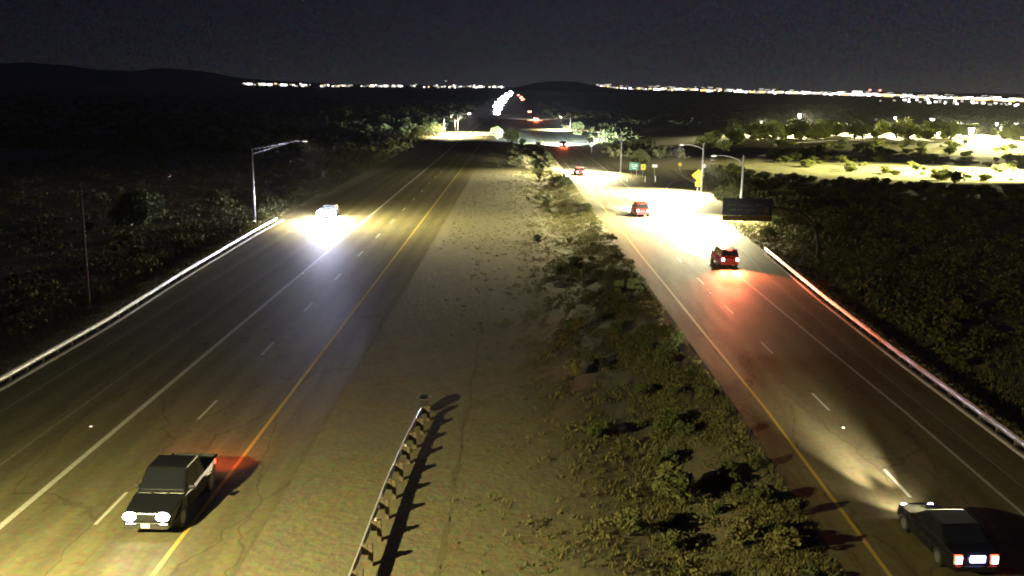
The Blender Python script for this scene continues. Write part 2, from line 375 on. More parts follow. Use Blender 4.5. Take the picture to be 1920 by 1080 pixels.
def lamp_right(x, y, h, arm, hh, label, power):
    """pole taller than its curved single arm"""
    root = empty('street_lamp', (x, y, 0)); tag(root, label, 'street lamp', 'street lamps with curved arms beside the right roadway')
    b = BM(); tube(b, [(0, 0, 0), (0, 0, h)], [.16, .11], 10); obj('pole', b, M['galv_pole'], root, True)
    b = BM(); bx(b, -.25, .25, -.25, .25, -.1, .12, .02); obj('base_plate', b, M['concrete'], root)
    j = h-1.0
    b = BM(); tube(b, [(0, 0, j), (-arm*.25, 0, j+(hh-j)*.55), (-arm*.5, 0, j+(hh-j)*.85), (-arm*.75, 0, hh), (-arm, 0, hh+.03)], [.055, .055, .05, .04, .035], 6)
    tube(b, [(0, 0, j-.25), (-.25, 0, j+.1)], .03, 5)
    obj('arm', b, M['galv_pole'], root, True)
    b = BM(); prism(b, [(.05, -.05), (-.10, .07), (-.5, .09), (-.78, .0), (-.75, -.09), (0, -.10)], 'y', -.17, .17)
    hd = obj('lamp_head', b, M['galv_pole'], root); hd.location = (-arm, 0, hh)
    b = BM(); bx(b, -.66, -.16, -.13, .13, -.125, -.10); obj('lens', b, M['lens_lit'], hd)
    spot('lamp_light', root, (-arm-.4, 0, hh-.25), (-arm-3.6, -3.0, 0), power, (1, .90, .54), 136, 1, .12)
    return root
lamp_left(-32, 71, 'unlit street lamp standing alone in the dark at the far left', lit=False, pmat='dimmed_steel')
lamp_left(-32, 117, 'street lamp behind the left guard rail beside the oncoming car with glaring headlights', lit=True, power=56000, aim=(7, 1), cone=150)
lamp_left(-27.0, 20.2, 'lit street lamp beyond the lower left edge whose light throws the guard rail shadow', lit=True, power=63000, arm=8.0, aim=(5.6, 3.6), cone=153, htop=9.7)
lamp_right(28.1, 127, 8.3, 3.4, 8.2, 'tall street lamp behind the big dark guide sign', 270000)
lamp_right(28.9, 160, 8.0, 3.1, 7.7, 'street lamp just behind the yellow diamond sign', 300000)
lamp_right(19.2, 195, 7.8, 4.2, 8.0, 'street lamp standing left of the small green sign', 240000)
for i, (x, y, h, tx, pw, cc, lb) in enumerate((
        (-25.8, 324, 6.4, 2.5, 200000, (1, .86, .5), 'leftmost of three thin lamp poles by the far yellow pool of light'),
        (-23.6, 343, 5.5, 2, 120000, (1, .86, .5), 'shorter middle one of three thin lamp poles by the far yellow pool of light'),
        (-23.2, 352, 6.5, 4, 500000, (1, .88, .6), 'tallest of three thin lamp poles by the far yellow pool of light'),
        (18.2, 390, 4.8, -4, 400000, (1, .88, .6), 'thin lamp pole right of the far lit stretch of road'))):
    root = empty('street_lamp', (x, y, 0)); tag(root, lb, 'street lamp')
    b = BM(); tube(b, [(0, 0, 0), (0, 0, h)], [.13, .09], 8); obj('pole', b, M['dimmed_steel'], root, True)
    b = BM(); tube(b, [(0, 0, h-.2), (tx*.5, 0, h+.1), (tx, 0, h+.15)], .03, 6); obj('arm', b, M['rock'], root)
    b = BM(); bx(b, -.35, .35, -.16, .16, -.1, .08, .03); hd = obj('lamp_head', b, M['galv_pole'], root); hd.location = (tx, 0, h+.6)
    spot('lamp_light', root, (tx, 0, h+.4), (tx, 0, 0), pw, cc, 150, 1, .15)

# ------------------------------------------------------------------ signs
def sign_posts(root, xs_, h, r=.045, m='galv_pole'):
    for x in xs_:
        b = BM(); tube(b, [(x, 0, -.2), (x, 0, h)], r, 8); obj('post', b, M[m], root)
def panel(root, name, poly, z, m, th=.03, y=-.07):
    b = BM(); prism(b, poly, 'y', y-th/2, y+th/2); o = obj(name, b, M[m], root); o.location = (0, 0, z); return o
def rect(w_, h_, x0=0, z0=0): return [(x0-w_/2, z0-h_/2), (x0+w_/2, z0-h_/2), (x0+w_/2, z0+h_/2), (x0-w_/2, z0+h_/2)]
# guide sign held over the right lane by a curved dark mast arm
root = empty('guide_sign', (28.8, 95, 0)); tag(root, 'big unlit guide sign held over the lane by a curved dark mast arm', 'road sign')
b = BM(); tube(b, [(0, 0, -.2), (0, 0, 1.5), (-.25, 0, 3.0), (-1.0, 0, 4.3), (-2.2, 0, 5.05), (-3.6, 0, 5.3), (-6.5, 0, 5.4), (-9.3, 0, 5.45)], [.2, .19, .18, .16, .15, .14, .12, .10], 12)
obj('mast_arm', b, M['dark_steel'], root, True)
b = BM(); tube(b, [(0, 0, 0), (0, 0, .12)], .36, 12); obj('base_plate', b, M['concrete'], root)
def sign_part(name, x0, x1, z0, z1, y0, y1, m, par):
    b = BM(); bx(b, x0, x1, y0, y1, z0, z1); return obj(name, b, M[m], par)
p_ = sign_part('sign_panel', -9.55, -4.75, 4.62, 6.28, -.26, -.20, 'sign_dark', root)
for x0, x1, z0, z1 in ((-9.1, -8.2, 5.55, 5.68), (-8.0, -6.7, 5.52, 5.66), (-6.4, -5.6, 5.58, 5.70), (-8.9, -7.6, 5.08, 5.2), (-7.3, -6.5, 5.04, 5.18), (-5.5, -5.1, 4.95, 5.5)):
    sign_part('legend', x0, x1, z0, z1, -.268, -.262, 'legend_dim', p_)
sign_part('lit_lower_panel', -9.55, -4.75, 4.08, 4.58, -.26, -.21, 'lit_lower_panel', root)
for x in (-9.0, -7.1, -5.3): sign_part('bracket', x-.06, x+.06, 4.15, 6.15, -.198, -.08, 'dark_steel', root)
# yellow diamond with plaque, in front of the second lamp
root = empty('warning_sign', (28.5, 161, 0)); tag(root, 'yellow diamond warning sign with a small yellow plaque below it', 'road sign')
sign_posts(root, (0,), 3.0, .06)
s = .98
panel(root, 'diamond_panel', [(0, -s), (s, 0), (0, s), (-s, 0)], 2.75, 'sign_yellow')
panel(root, 'plaque', rect(.85, .72), 1.33, 'sign_yellow')
b = BM(); prism(b, [(-.05, -.45), (.05, -.45), (.05, .2), (.16, .2), (0, .5), (-.16, .2), (-.05, .2)], 'y', -.012, 0)
ar = obj('arrow_mark', b, mat('sign_mark', (.55, .40, .02), .5), root); ar.location = (0, -.087, 2.72)
# small signs by the ramp
root = empty('green_sign', (20.9, 187, 0)); tag(root, 'small green sign with pale marks on two posts', 'road sign')
sign_posts(root, (-.5, .5), 1.6)
panel(root, 'sign_panel', rect(1.75, 1.4), 2.05, 'sign_green')
b = BM()
for k, (x0, x1, z0, z1) in enumerate(((-.6, -.1, .25, .38), (.05, .55, .18, .31), (-.5, .1, -.12, .01), (.15, .6, -.05, .08), (-.3, .4, -.45, -.33))):
    bx(b, x0, x1, -.008, 0, z0, z1)
lg = obj('legend', b, M['sign_white'], root); lg.location = (0, -.088, 2.05)
root = empty('yellow_sign', (22.7, 187.4, 0)); tag(root, 'small square yellow sign with a dark mark, right of the green sign', 'road sign')
sign_posts(root, (0,), 1.6); panel(root, 'sign_panel', rect(.85, 1.0), 1.9, 'sign_yellow')
b = BM(); bx(b, -.06, .1, -.012, 0, -.3, .3); bx(b, -.22, -.06, -.012, 0, -.05, .12); mk = obj('arrow_mark', b, M['sign_black'], root); mk.location = (0, -.087, 1.9)
root = empty('white_sign', (24.9, 187.8, 0)); tag(root, 'small wide white sign on a thin post near the start of the ramp', 'road sign')
sign_posts(root, (0,), 2.0); panel(root, 'sign_panel', rect(1.05, .6), 2.1, 'sign_white')
for px, py, Y, rad, m_, lb in ((1275, 308, 200, .42, 'sign_yellow', 'small dim round sign left of the yellow diamond'),
                               (1320, 311, 185, .42, 'sign_white', 'small bright eight-sided sign right of the lamp pole and diamond')):
    q = at(px, py, Y); root = empty('round_sign', (q.x, Y, 0)); tag(root, lb, 'road sign')
    sign_posts(root, (0,), q.z)
    panel(root, 'sign_panel', [(rad*math.cos(R(22.5+45*k)), rad*math.sin(R(22.5+45*k))) for k in range(8)], q.z, m_)
q = at(1109, 271, 255); root = empty('diamond_sign', (q.x, 255, 0)); tag(root, 'small pale diamond sign right of the far bluish pool of light', 'road sign')
sign_posts(root, (0,), q.z-.3); panel(root, 'sign_panel', [(0, -.62), (.62, 0), (0, .62), (-.62, 0)], q.z, 'sign_white')
for px, py, lb in ((1176, 332, 'short pale marker post below the green sign'), (1210, 333, 'short pale marker post below the yellow sign'), (1230, 327, 'short pale marker post beside the white sign')):
    q = at(px, py, 178); b = BM(); bx(b, -.06, .06, -.03, .03, -.1, 1.0, .01)
    o = obj('marker_post', b, M['sign_white']); o.location = (q.x, 178+random.random(), 0); tag(o, lb, 'marker post', 'short marker posts at the ramp')
# small roadside reflectors and pavement studs
for x, y, lb in ((-20.8, 45.4, 'small bright stud on the left roadway left of the pickup'), (15.6, 79.8, 'small bright stud below the red-lit car'),
                 (16.2, 47.1, 'small dim stud in the lit strip between two right-hand dashes'), (-19.3, 85.6, 'small stud on the white line below the glaring car')):
    b = BM(); prism(b, [(-.06, 0), (.06, 0), (.035, .03), (-.035, .03)], 'x', -.06, .06)
    o = obj('road_stud', b, M['stud_shine_emit']); o.location = (x, y, .009); tag(o, lb, 'road stud', 'reflective studs on the roadways')
q = at(607, 326, 150); b = BM(); bx(b, -.22, .22, -.03, .03, -.4, .4); root = empty('roadside_sign', (q.x, 150, 0)); tag(root, 'dim narrow sign in the dark above the glaring car', 'road sign')
sp_ = obj('sign_panel', b, M['dimmed_steel'], root); sp_.location = (0, 0, q.z); sign_posts(root, (0,), q.z-.4, .035, 'dark_steel')

# ------------------------------------------------------------------ vehicles  (forward is +y)
SPEC = {
 'pickup': dict(L=5.6, W=1.98, z0=.38, belt=1.12, hood=1.10, roof=1.88, wr=.39, axf=1.72, axr=-1.72, c0=-1.15, c1=1.25, r0=-.80, r1=.45, bed=-1.25),
 'suv': dict(L=4.7, W=1.9, z0=.30, belt=1.05, hood=1.02, roof=1.72, wr=.36, axf=1.4, axr=-1.38, c0=-2.2, c1=1.0, r0=-1.95, r1=.30, bed=None),
 'sedan': dict(L=4.6, W=1.82, z0=.24, belt=.92, hood=.90, roof=1.44, wr=.33, axf=1.4, axr=-1.36, c0=-1.75, c1=.95, r0=-1.05, r1=.20, bed=None),
}
def car_body(S):
    L, W, z0, hood, belt = S['L']/2, S['W']/2, S['z0'], S['hood'], S['belt']
    rear_z = belt-.02
    low = []
    def arch(cy, rev):
        r = S['wr']+.07; zc = S['wr']; pts = []
        a0 = math.asin(max(-1, min(1, (z0-zc)/r)))
        for k in range(9):
            a = (math.pi-a0) - (math.pi-2*a0)*k/8
            pts.append((cy+r*math.cos(a), zc+r*math.sin(a)))
        return pts
    low = [(-L+.06, z0)] + arch(S['axr'], 0) + arch(S['axf'], 0) + [(L-.08, z0), (L, z0+.18), (L-.01, hood-.32), (L-.10, hood-.15), (S['c1']+.25, hood), (S['c1']-.1, belt)]
    if S['bed'] is not None: low += [(S['bed'], belt), (-L+.02, belt)]
    else: low += [(S['c0'], belt+.02), (-L+.12, rear_z)]
    low += [(-L, belt-.15), (-L, z0+.2)]
    b = BM(); prism(b, low, 'x', -W, W)
    # narrow the nose, the tail and the lower sills a little
    for v in b.verts:
        t = abs(v.co.y)/L; v.co.x *= 1-.15*max(0, (t-.70)/.30)**1.6
        if v.co.z < z0+.05: v.co.x *= .97
        if v.co.z > belt-.12: v.co.x *= .965
    es = [e for e in b.edges if abs(e.verts[0].co.x) > W*.8 and abs(e.verts[1].co.x) > W*.8 and e.verts[0].co.x*e.verts[1].co.x > 0]
    bmesh.ops.bevel(b, geom=es, offset=.07, segments=3, affect='EDGES', profile=.5)
    return b
def frustum(b, y0, y1, ry0, ry1, z0, z1, w0, w1, bev=.05):
    vs = [b.verts.new(p) for p in ((-w0, y0, z0), (w0, y0, z0), (w0, y1, z0), (-w0, y1, z0), (-w1, ry0, z1), (w1, ry0, z1), (w1, ry1, z1), (-w1, ry1, z1))]
    fs = [b.faces.new([vs[i] for i in f]) for f in ((0, 3, 2, 1), (4, 5, 6, 7), (0, 1, 5, 4), (1, 2, 6, 5), (2, 3, 7, 6), (3, 0, 4, 7))]
    if bev: bmesh.ops.bevel(b, geom=list({e for f in fs for e in f.edges}), offset=bev, segments=2, affect='EDGES', profile=.5)
def quad_panel(root, name, pts, nrm, m, push=.012):
    """thin glass pane laid on the four points (local), shrunk inside them"""
    P = [Vector(p) for p in pts]; n = Vector(nrm).normalized()
    b = BM(); A = [b.verts.new(p+n*push) for p in P]; B = [b.verts.new(p+n*(push-.03)) for p in P]
    b.faces.new(A); b.faces.new(B[::-1])
    for i in range(4): b.faces.new((A[i], B[i], B[(i+1) % 4], A[(i+1) % 4]))
    return obj(name, b, M[m], root)
def Y_small(y): return y < 450
wheel_me = {}
def vehicle(kind, x, y, heading, paint, label, name=None, head=None, hp=0, hcol=(1, .96, .9), tail=None, tp=0, group=None, lamp_size=1.0, hspot=60, hdown=.35, extras=True, haim=22, cat='car'):
    S = SPEC[kind]; L, W = S['L']/2, S['W']/2; root = empty(name or kind, (x, y, .004), heading)
    tag(root, label, cat, group)
    obj('body', car_body(S), M[paint], root)
    wb, wt = W*.945, W*.78
    b = BM(); frustum(b, S['c0'], S['c1'], S['r0'], S['r1'], S['belt']-.03, S['roof'], wb, wt); obj('cabin', b, M[paint], root)
    zb, zt = S['belt'], S['roof']
    def lp(a, c, t): return a+(c-a)*t
    t0, t1 = .14, .88; z_a, z_b = lp(zb, zt, t0), lp(zb, zt, t1)
    ya, yb = lp(S['c1'], S['r1'], t0), lp(S['c1'], S['r1'], t1); wa, wbb = lp(wb, wt, t0)-.09, lp(wb, wt, t1)-.09
    quad_panel(root, 'windshield', [(-wa, ya, z_a), (wa, ya, z_a), (wbb, yb, z_b), (-wbb, yb, z_b)], (0, zt-zb, S['c1']-S['r1']), 'glass_dark')
    ya, yb = lp(S['c0'], S['r0'], t0), lp(S['c0'], S['r0'], t1)
    quad_panel(root, 'rear_window', [(-wa, ya, z_a), (-wbb, yb, z_b), (wbb, yb, z_b), (wa, ya, z_a)], (0, -(zt-zb), S['r0']-S['c0']), 'glass_dark')
    for s_ in (-1, 1):
        xa, xb = s_*lp(wb, wt, t0), s_*lp(wb, wt, t1); mid = (S['r0']+S['r1'])/2
        fa, fb = lp(S['c1'], S['r1'], t0)-.16, lp(S['c1'], S['r1'], t1)-.10; ra, rb = lp(S['c0'], S['r0'], t0)+.16, lp(S['c0'], S['r0'], t1)+.10
        for p0, p1, q0, q1 in ((mid+.04, fa, mid+.04, fb), (ra, mid-.05, rb, mid-.05)):
            quad_panel(root, 'side_window', [(xa, p0, z_a), (xa, p1, z_a), (xb, q1, z_b), (xb, q0, z_b)], (s_*(zt-zb), 0, wb-wt), 'glass_dark')
        b = BM(); bx(b, -.12, .12, -.05, .05, -.08, .08, .03); o = obj('mirror', b, M['black_plastic'], root)
        o.location = (s_*(W+.08), S['c1']-.38, S['belt']+.12)
    if kind == 'pickup':
        b = BM(); bx(b, -W+.12, W-.12, -L+.12, S['bed']-.02, S['belt']-.02, S['belt']+.015); obj('bed_liner', b, M['black_plastic'], root)
        for s_ in (-1, 1):
            b = BM(); bx(b, s_*(W-.08)-.05, s_*(W-.08)+.05, -L+.04, S['bed']-.02, S['belt']-.01, S['belt']+.06, .01); obj('bed_rail', b, M[paint], root)
        b = BM(); bx(b, -W*.80, W*.80, -L-.015, -L+.06, S['belt']-.42, S['belt']+.06, .015); obj('tailgate', b, M[paint], root)
    if tail == 'tail_glow' and kind == 'suv':
        b = BM(); bx(b, -.22, .22, -.02, .02, -.03, .03, .008); o = obj('brake_light', b, M['tail_glow'], root); o.location = (0, S['r0']-.06, S['roof']-.05)
    if extras:                                                       # doors and handles
        for s_ in (-1, 1):
            ym = (S['c0']+S['c1'])/2 if kind == 'pickup' else (S['r0']+S['r1'])/2
            for d0, d1 in ((ym+.02, S['c1']-.22), (max(S['c0'], S['axr']+S['wr']+.1)+.02, ym-.02)):
                b = BM(); bx(b, -.006, .006, d0, d1, S['z0']+.12, S['belt']-.16, .004); o = obj('door', b, M[paint], root); o.location.x = s_*(W+.003)
                b = BM(); bx(b, -.012, .012, -.08, .08, -.015, .015, .004); o = obj('door_handle', b, M['chrome'], root); o.location = (s_*(W+.018), d0+.16, S['belt']-.24)
        b = BM()
        for k in (-.35, .25): tube(b, [(k, S['c1']+.06, S['belt']+.03), (k+.42, S['c1']-.06, S['belt']+.10)], .012, 5)
        obj('wiper', b, M['black_plastic'], root)
    # wheels
    wr = S['wr']
    if wr not in wheel_me:
        b = BM(); prism(b, [(wr*math.cos(2*math.pi*k/20), wr*math.sin(2*math.pi*k/20)) for k in range(20)], 'x', -.12, .12)
        me = bpy.data.meshes.new('wheel'); b.to_mesh(me); b.free(); me.materials.append(M['tyre'])
        b = BM(); prism(b, [(wr*.62*math.cos(2*math.pi*k/16), wr*.62*math.sin(2*math.pi*k/16)) for k in range(16)], 'x', -.126, .126)
        m2 = bpy.data.meshes.new('rim'); b.to_mesh(m2); b.free(); m2.materials.append(M['rim']); wheel_me[wr] = (me, m2)
    for s_ in (-1, 1):
        for ay in (S['axf'], S['axr']):
            o = bpy.data.objects.new('wheel', wheel_me[wr][0]); C.objects.link(o); o.parent = root; o.location = (s_*(W-.13), ay, wr)
            r_ = bpy.data.objects.new('rim', wheel_me[wr][1]); C.objects.link(r_); r_.parent = o
    # lamps
    hz = S['hood']-.24; hw = .24*lamp_size; hh = .12*lamp_size
    for s_ in (-1, 1):
        b = BM(); prism(b, [(hw*math.cos(math.pi*k/8), hh*1.25*math.sin(math.pi*k/8)) for k in range(16)], 'y', -.06, .05); o = obj('headlight', b, M[head or 'black_plastic'], root)
        o.location = (s_*(W*.865-.25), L-.015, hz)
        if head and hp: spot('headlight_beam', root, (s_*(W*.865-.25), L+.10, hz), (s_*.5, L+haim, .0-hdown), hp, hcol, hspot, 1, .09)
        ts = 1 if Y_small(y) else 1+y/800; b = BM(); bx(b, -.13*ts, .13*ts, -.05, .05, -.16*ts, .16*ts, .02); o = obj('tail_light', b, M[tail or 'tail_lens'], root)
        o.location = (s_*(W*.86-.15), -L+.0, S['belt']-.22)
        if tail == 'tail_glow':
            b = BM(); bx(b, -.105, .105, -.065, -.04, -.125, .125, .02); obj('lamp_core', b, M['tail_glow_hot'], o)
        if tail and tp:
            ld = bpy.data.lights.new('tail_glow', 'SPOT'); ld.energy = tp; ld.color = (1, .16, .06); ld.spot_size = R(100); ld.spot_blend = 1; ld.shadow_soft_size = .25
            lo = bpy.data.objects.new('tail_beam', ld); C.objects.link(lo); lo.parent = root; lo.location = (s_*(W*.86-.15), -L-.12, S['belt']-.2)
            lo.rotation_euler = (Vector((0, -1, -.10))).to_track_quat('-Z', 'Y').to_euler()
    if extras:
        b = BM(); bx(b, -W+.55, W-.55, L-.03, L+.015, hz-.14, hz+.10, .01); obj('grille', b, M['black_plastic'], root)
        b = BM(); bx(b, -W*.83, W*.83, L-.05, L+.09, S['z0']+.03, S['z0']+.24, .04); obj('front_bumper', b, M['chrome' if kind == 'pickup' else paint], root)
        b = BM(); bx(b, -W*.83, W*.83, -L-.09, -L+.05, S['z0']+.03, S['z0']+.24, .04); obj('rear_bumper', b, M['chrome' if kind == 'pickup' else paint], root)
        b = BM(); bx(b, -.16, .16, -.012, .012, -.08, .08); o = obj('number_plate', b, M['plate'], root); o.location = (0, L+.105, S['z0']+.18)
    return root

pk = vehicle('pickup', -13.6, 36.35, math.pi, 'paint_black', 'dark pickup driving towards the camera with glaring headlights on the left roadway', 'pickup', 'head_glow', 420, (1, .86, .62), 'tail_glow', 900, lamp_size=1.0, hspot=70, haim=12, hdown=.2, cat='pickup truck')
vehicle('sedan', -24.4, 124.2, math.pi, 'paint_charcoal', 'small car with dazzling bluish headlights coming down the left roadway', 'car', 'head_glow_cool', 12500, (.76, .84, 1), 'tail_glow', 20, lamp_size=2.7, hspot=30, haim=44, hdown=.0)
c6 = vehicle('sedan', 15.75, 34.0, R(3), 'paint_black', 'black car driving away at the lower right corner with glowing tail lights', 'car', 'head_glow', 48000, (1, .86, .62), 'tail_glow', 500, lamp_size=.5, hspot=24, haim=34, hdown=-.4)
spot('headlight_beam', c6, (-.1, 2.46, .62), (-.3, 9, .1), 1800, (1, .86, .62), 90, 1, .3)  # added fill spot between the headlights, brightens the road just ahead
b = BM(); bx(b, -.26, .26, -.03, .03, -.12, .12, .02); o = obj('plate_lamp', b, M['blue_white_glow'], c6); o.location = (0.02, -2.36, .74)
vehicle('suv', 19.5, 93.9, R(2), 'paint_red', 'red-tinted car braking beside the start of the right guard rail, red glow behind it', 'car', 'head_glow', 34000, (1, .95, .80), 'tail_glow', 14000, lamp_size=1.2, hspot=66, haim=16, hdown=.2)  # red body colour stands in for the brake glow on the car
vehicle('suv', 15.6, 130.6, R(3), 'paint_red', 'dark red car in the bright pool of light in the middle of the right roadway', 'car', 'head_glow', 60000, (1, .95, .80), 'tail_glow', 9000, lamp_size=1.2, hspot=80, haim=16, hdown=.2)
vehicle('sedan', 10.8, 190.5, R(4), 'paint_red', 'small dark red car farther up the right roadway, in the third pool of light', 'car', 'head_glow', 160000, (1, .95, .88), 'tail_glow', 1500, lamp_size=1.2, hspot=95, haim=18, hdown=.2)
vehicle('sedan', 11.2, 282, R(3), 'paint_black', 'dark car entering the far bluish pool of light', 'car', 'head_glow_cool', 1500000, (.78, .97, 1), 'tail_glow', 1500, hspot=100, haim=24, hdown=.2)
G1 = 'far cars coming with their headlights merging into one streak'
far_l = [(Y_, at(x_, y_, Y_).x) for x_, y_, Y_ in ((934, 214, 595), (931, 209, 650), (937, 205, 715), (932, 201, 790), (939, 197, 870), (935, 194, 950), (945, 190, 1050), (940, 187, 1180), (950, 184, 1330), (944, 181, 1500), (955, 178, 1700), (950, 175, 2000), (960, 172, 2400), (957, 169, 2900))]
for i, (Y, X) in enumerate(far_l):
    sc_ = 1.0 if i else 1.0
    lb = 'nearest of the far oncoming cars, at the foot of the white streak' if i == 0 else 'far oncoming car lost in the white glare streak of headlights below the horizon'
    vehicle('pickup' if i % 3 == 0 else 'suv', X+random.uniform(-.8, .8), Y, math.pi, 'paint_white_car', lb, 'car', 'far_glow', 0, lamp_size=min(9.5, 4.4+(Y-580)/110), group=None if i == 0 else G1, extras=False)
vehicle('suv', 6.0, 498, R(2), 'paint_red', 'far car with red tail lights above the far lit stretch of the right roadway', 'car', 'head_glow', 150000, (1, .8, .75), 'far_tail_glow', 9000, lamp_size=1, hspot=100, haim=20, extras=False)
vehicle('suv', 3.6, 640, R(1), 'paint_black', 'farther car with tail lights, a short orange dash above the red glow', 'car', None, 0, tail='far_tail_glow', tp=500, extras=False)
G2 = 'far cars driving away with tail lights merging into an orange streak'
for Y, X in [(Y_, at(x_, y_, Y_).x) for x_, y_, Y_ in ((979, 187, 1180), (981, 184, 1280), (976, 181, 1400), (978, 178, 1550), (972, 176, 1800))]:
    vehicle('suv', X, Y, 0, 'paint_black', 'far departing car in the orange streak of tail lights right of the white glare', 'car', None, 0, tail='far_tail_glow', group=G2, extras=False)

# ------------------------------------------------------------------ plants
def leaves(n, rx, ry, rz, size, lumps, seed, flat=.0, cz=None):
    """many small leaf faces gathered in lumps through an uneven crown"""
    r = np.random.default_rng(seed); cz = rz if cz is None else cz
    cen = []
    while len(cen) < lumps:
        p = r.uniform(-1, 1, 3)
        if .15 < np.dot(p, p) < 1: cen.append(p*r.uniform(.6, 1.0))
    cen = np.array(cen); k = r.integers(0, lumps, n); lr = r.uniform(.22, .42, lumps)
    d = r.normal(size=(n, 3)); d /= np.linalg.norm(d, axis=1)[:, None]
    P = cen[k]*.74+d*(lr[k]*r.uniform(.45, 1, n)**.5)[:, None]
    P *= np.array([rx, ry, rz]); P[:, 2] += cz; P[:, 2] = np.maximum(P[:, 2], .03)
    a = r.normal(size=(n, 3)); a /= np.linalg.norm(a, axis=1)[:, None]; b_ = np.cross(a, r.normal(size=(n, 3))); b_ /= np.linalg.norm(b_, axis=1)[:, None]
    s = size*r.uniform(.6, 1.4, n)[:, None]
    V = np.concatenate([P-a*s, P+b_*s*.45, P+a*s, P-b_*s*.45]).tolist()
    F = [(i, i+n, i+2*n, i+3*n) for i in range(n)]
    return V, F
def stems(b, n, h, spread, r0, seed):
    q = random.Random(seed)
    for i in range(n):
        a = 2*math.pi*i/n+q.random(); l_ = h*q.uniform(.7, 1)
        tube(b, [(0, 0, -.1), (spread*.35*math.cos(a), spread*.35*math.sin(a), l_*.45), (spread*.8*math.cos(a+.3), spread*.8*math.sin(a+.3), l_)], [r0, r0*.6, r0*.2], 5, False)
def leaf_me(name, args, m, st=None):
    V, F = leaves(*args); me = bpy.data.meshes.new(name); 
    if st:
        b = BM(); stems(b, *st)
        b.verts.index_update(); o0 = len(V)
        V += [tuple(v.co) for v in b.verts]; F += [tuple(v.index+o0 for v in f.verts) for f in b.faces]; b.free()
    me.from_pydata([tuple(v) for v in V], [], F); me.materials.append(m); return me
shrub_m = [leaf_me('shrub', (800, .6, .6, .42, .075, 10, 11), M['scrub'], (6, .5, .5, .02, 1)),
           leaf_me('shrub', (800, .65, .55, .36, .07, 8, 12), M['scrub_green'], (6, .5, .5, .02, 2)),
           leaf_me('shrub', (600, .5, .5, .5, .08, 12, 13), M['dry_grass'], (6, .6, .4, .02, 3)),
           leaf_me('shrub', (900, .7, .6, .45, .07, 12, 14), M['scrub_green'], (7, .6, .5, .02, 4)),
           leaf_me('shrub', (700, .62, .62, .4, .075, 9, 15), M['scrub'], (6, .5, .5, .02, 5))]
def put_shrub(x, y, s, label, group, mi=None, nm='shrub', cat='shrub'):
    o = bpy.data.objects.new(nm, shrub_m[random.randrange(5) if mi is None else mi]); C.objects.link(o)
    o.location = (x, y, zterr(x, y)-.02); o.rotation_euler.z = random.uniform(0, 6.28); o.scale = (s*random.uniform(.85, 1.2), s*random.uniform(.85, 1.2), s*random.uniform(.75, 1.1))
    tag(o, label, cat, group); return o
# scrub strip of the median beside the right roadway
n = 0
while n < 150:
    Y = 30+265*random.random()**1.35; X = yc(Y)-1.9-abs(random.gauss(0, 4.0))
    if X < yc(Y)-11 or X < -5: continue
    put_shrub(X, Y, random.uniform(.5, 1.55), 'low desert shrub in the scrubby median beside the right roadway', 'shrubs in the median'); n += 1
n = 0
while n < 75:
    Y = 40+190*random.random(); X = rightrail(min(Y, 102))+2.6+abs(random.gauss(0, 22))
    if Y > 120: X += 7
    if X > 95 or (Y > 135 and X < 40): continue
    if Y > 165 and X > 44+(Y-200)*-.2: continue
    put_shrub(X, Y, random.uniform(.8, 2.2), 'dark desert shrub on the unlit ground right of the right roadway', 'shrubs on the dark ground to the right', mi=random.choice((0, 1, 3, 4))); n += 1
n = 0
while n < 50:
    Y = 60+170*random.random(); X = -31-abs(random.gauss(0, 18))
    if abs(X+32) < 1 and (abs(Y-71) < 1.5 or abs(Y-117) < 1.5): continue
    put_shrub(X, Y, random.uniform(.7, 2.0), 'dark desert shrub on the unlit ground left of the left guard rail', 'shrubs on the dark ground to the left', mi=random.choice((0, 1, 3, 4))); n += 1
for x, y, s, mi, lb in ((6.6, 38.6, 2.5, 0, 'broad pale green shrub in the near median, the largest there'),
                        (10.4, 48.4, .75, 2, 'small pale yellow tuft of brush near the right roadway'),
                        (10.9, 45.9, .95, 2, 'forked pale yellow brush beside the yellow line of the right roadway'),
                        (9.2, 40.0, 1.0, 1, 'small round shrub between the broad pale shrub and the right roadway'),
                        (7.6, 47.6, 1.5, 3, 'dark green shrub behind the pale yellow tufts in the median'),
                        (4.2, 35.2, 1.6, 0, 'olive shrub at the bottom edge of the picture in the median'),
                        (9.6, 34.4, 1.3, 4, 'low wide shrub near the bottom edge beside the right roadway'),
                        (3.2, 56.0, 1.2, 2, 'straw coloured shrub left of the median scrub, behind the guard rail end'),
                        (8.8, 58.5, 1.5, 0, 'olive shrub in the median beside the second near dash of the right roadway'),
                        (5.3, 94.5, 1.9, 1, 'dark green bush alone in the middle of the median'),
                        (7.4, 171, 2.2, 3, 'green bush in the median left of the bright yellow line'),
                        (3.1, 186, 2.3, 2, 'pale dry bush in the far median'),
                        (.6, 219, 2.6, 2, 'pale yellow bush at the far end of the median scrub'),
                        (31, 119.5, 1.9, 3, 'dark bush behind the curved mast of the guide sign')):
    put_shrub(x, y, s, lb, None, mi)
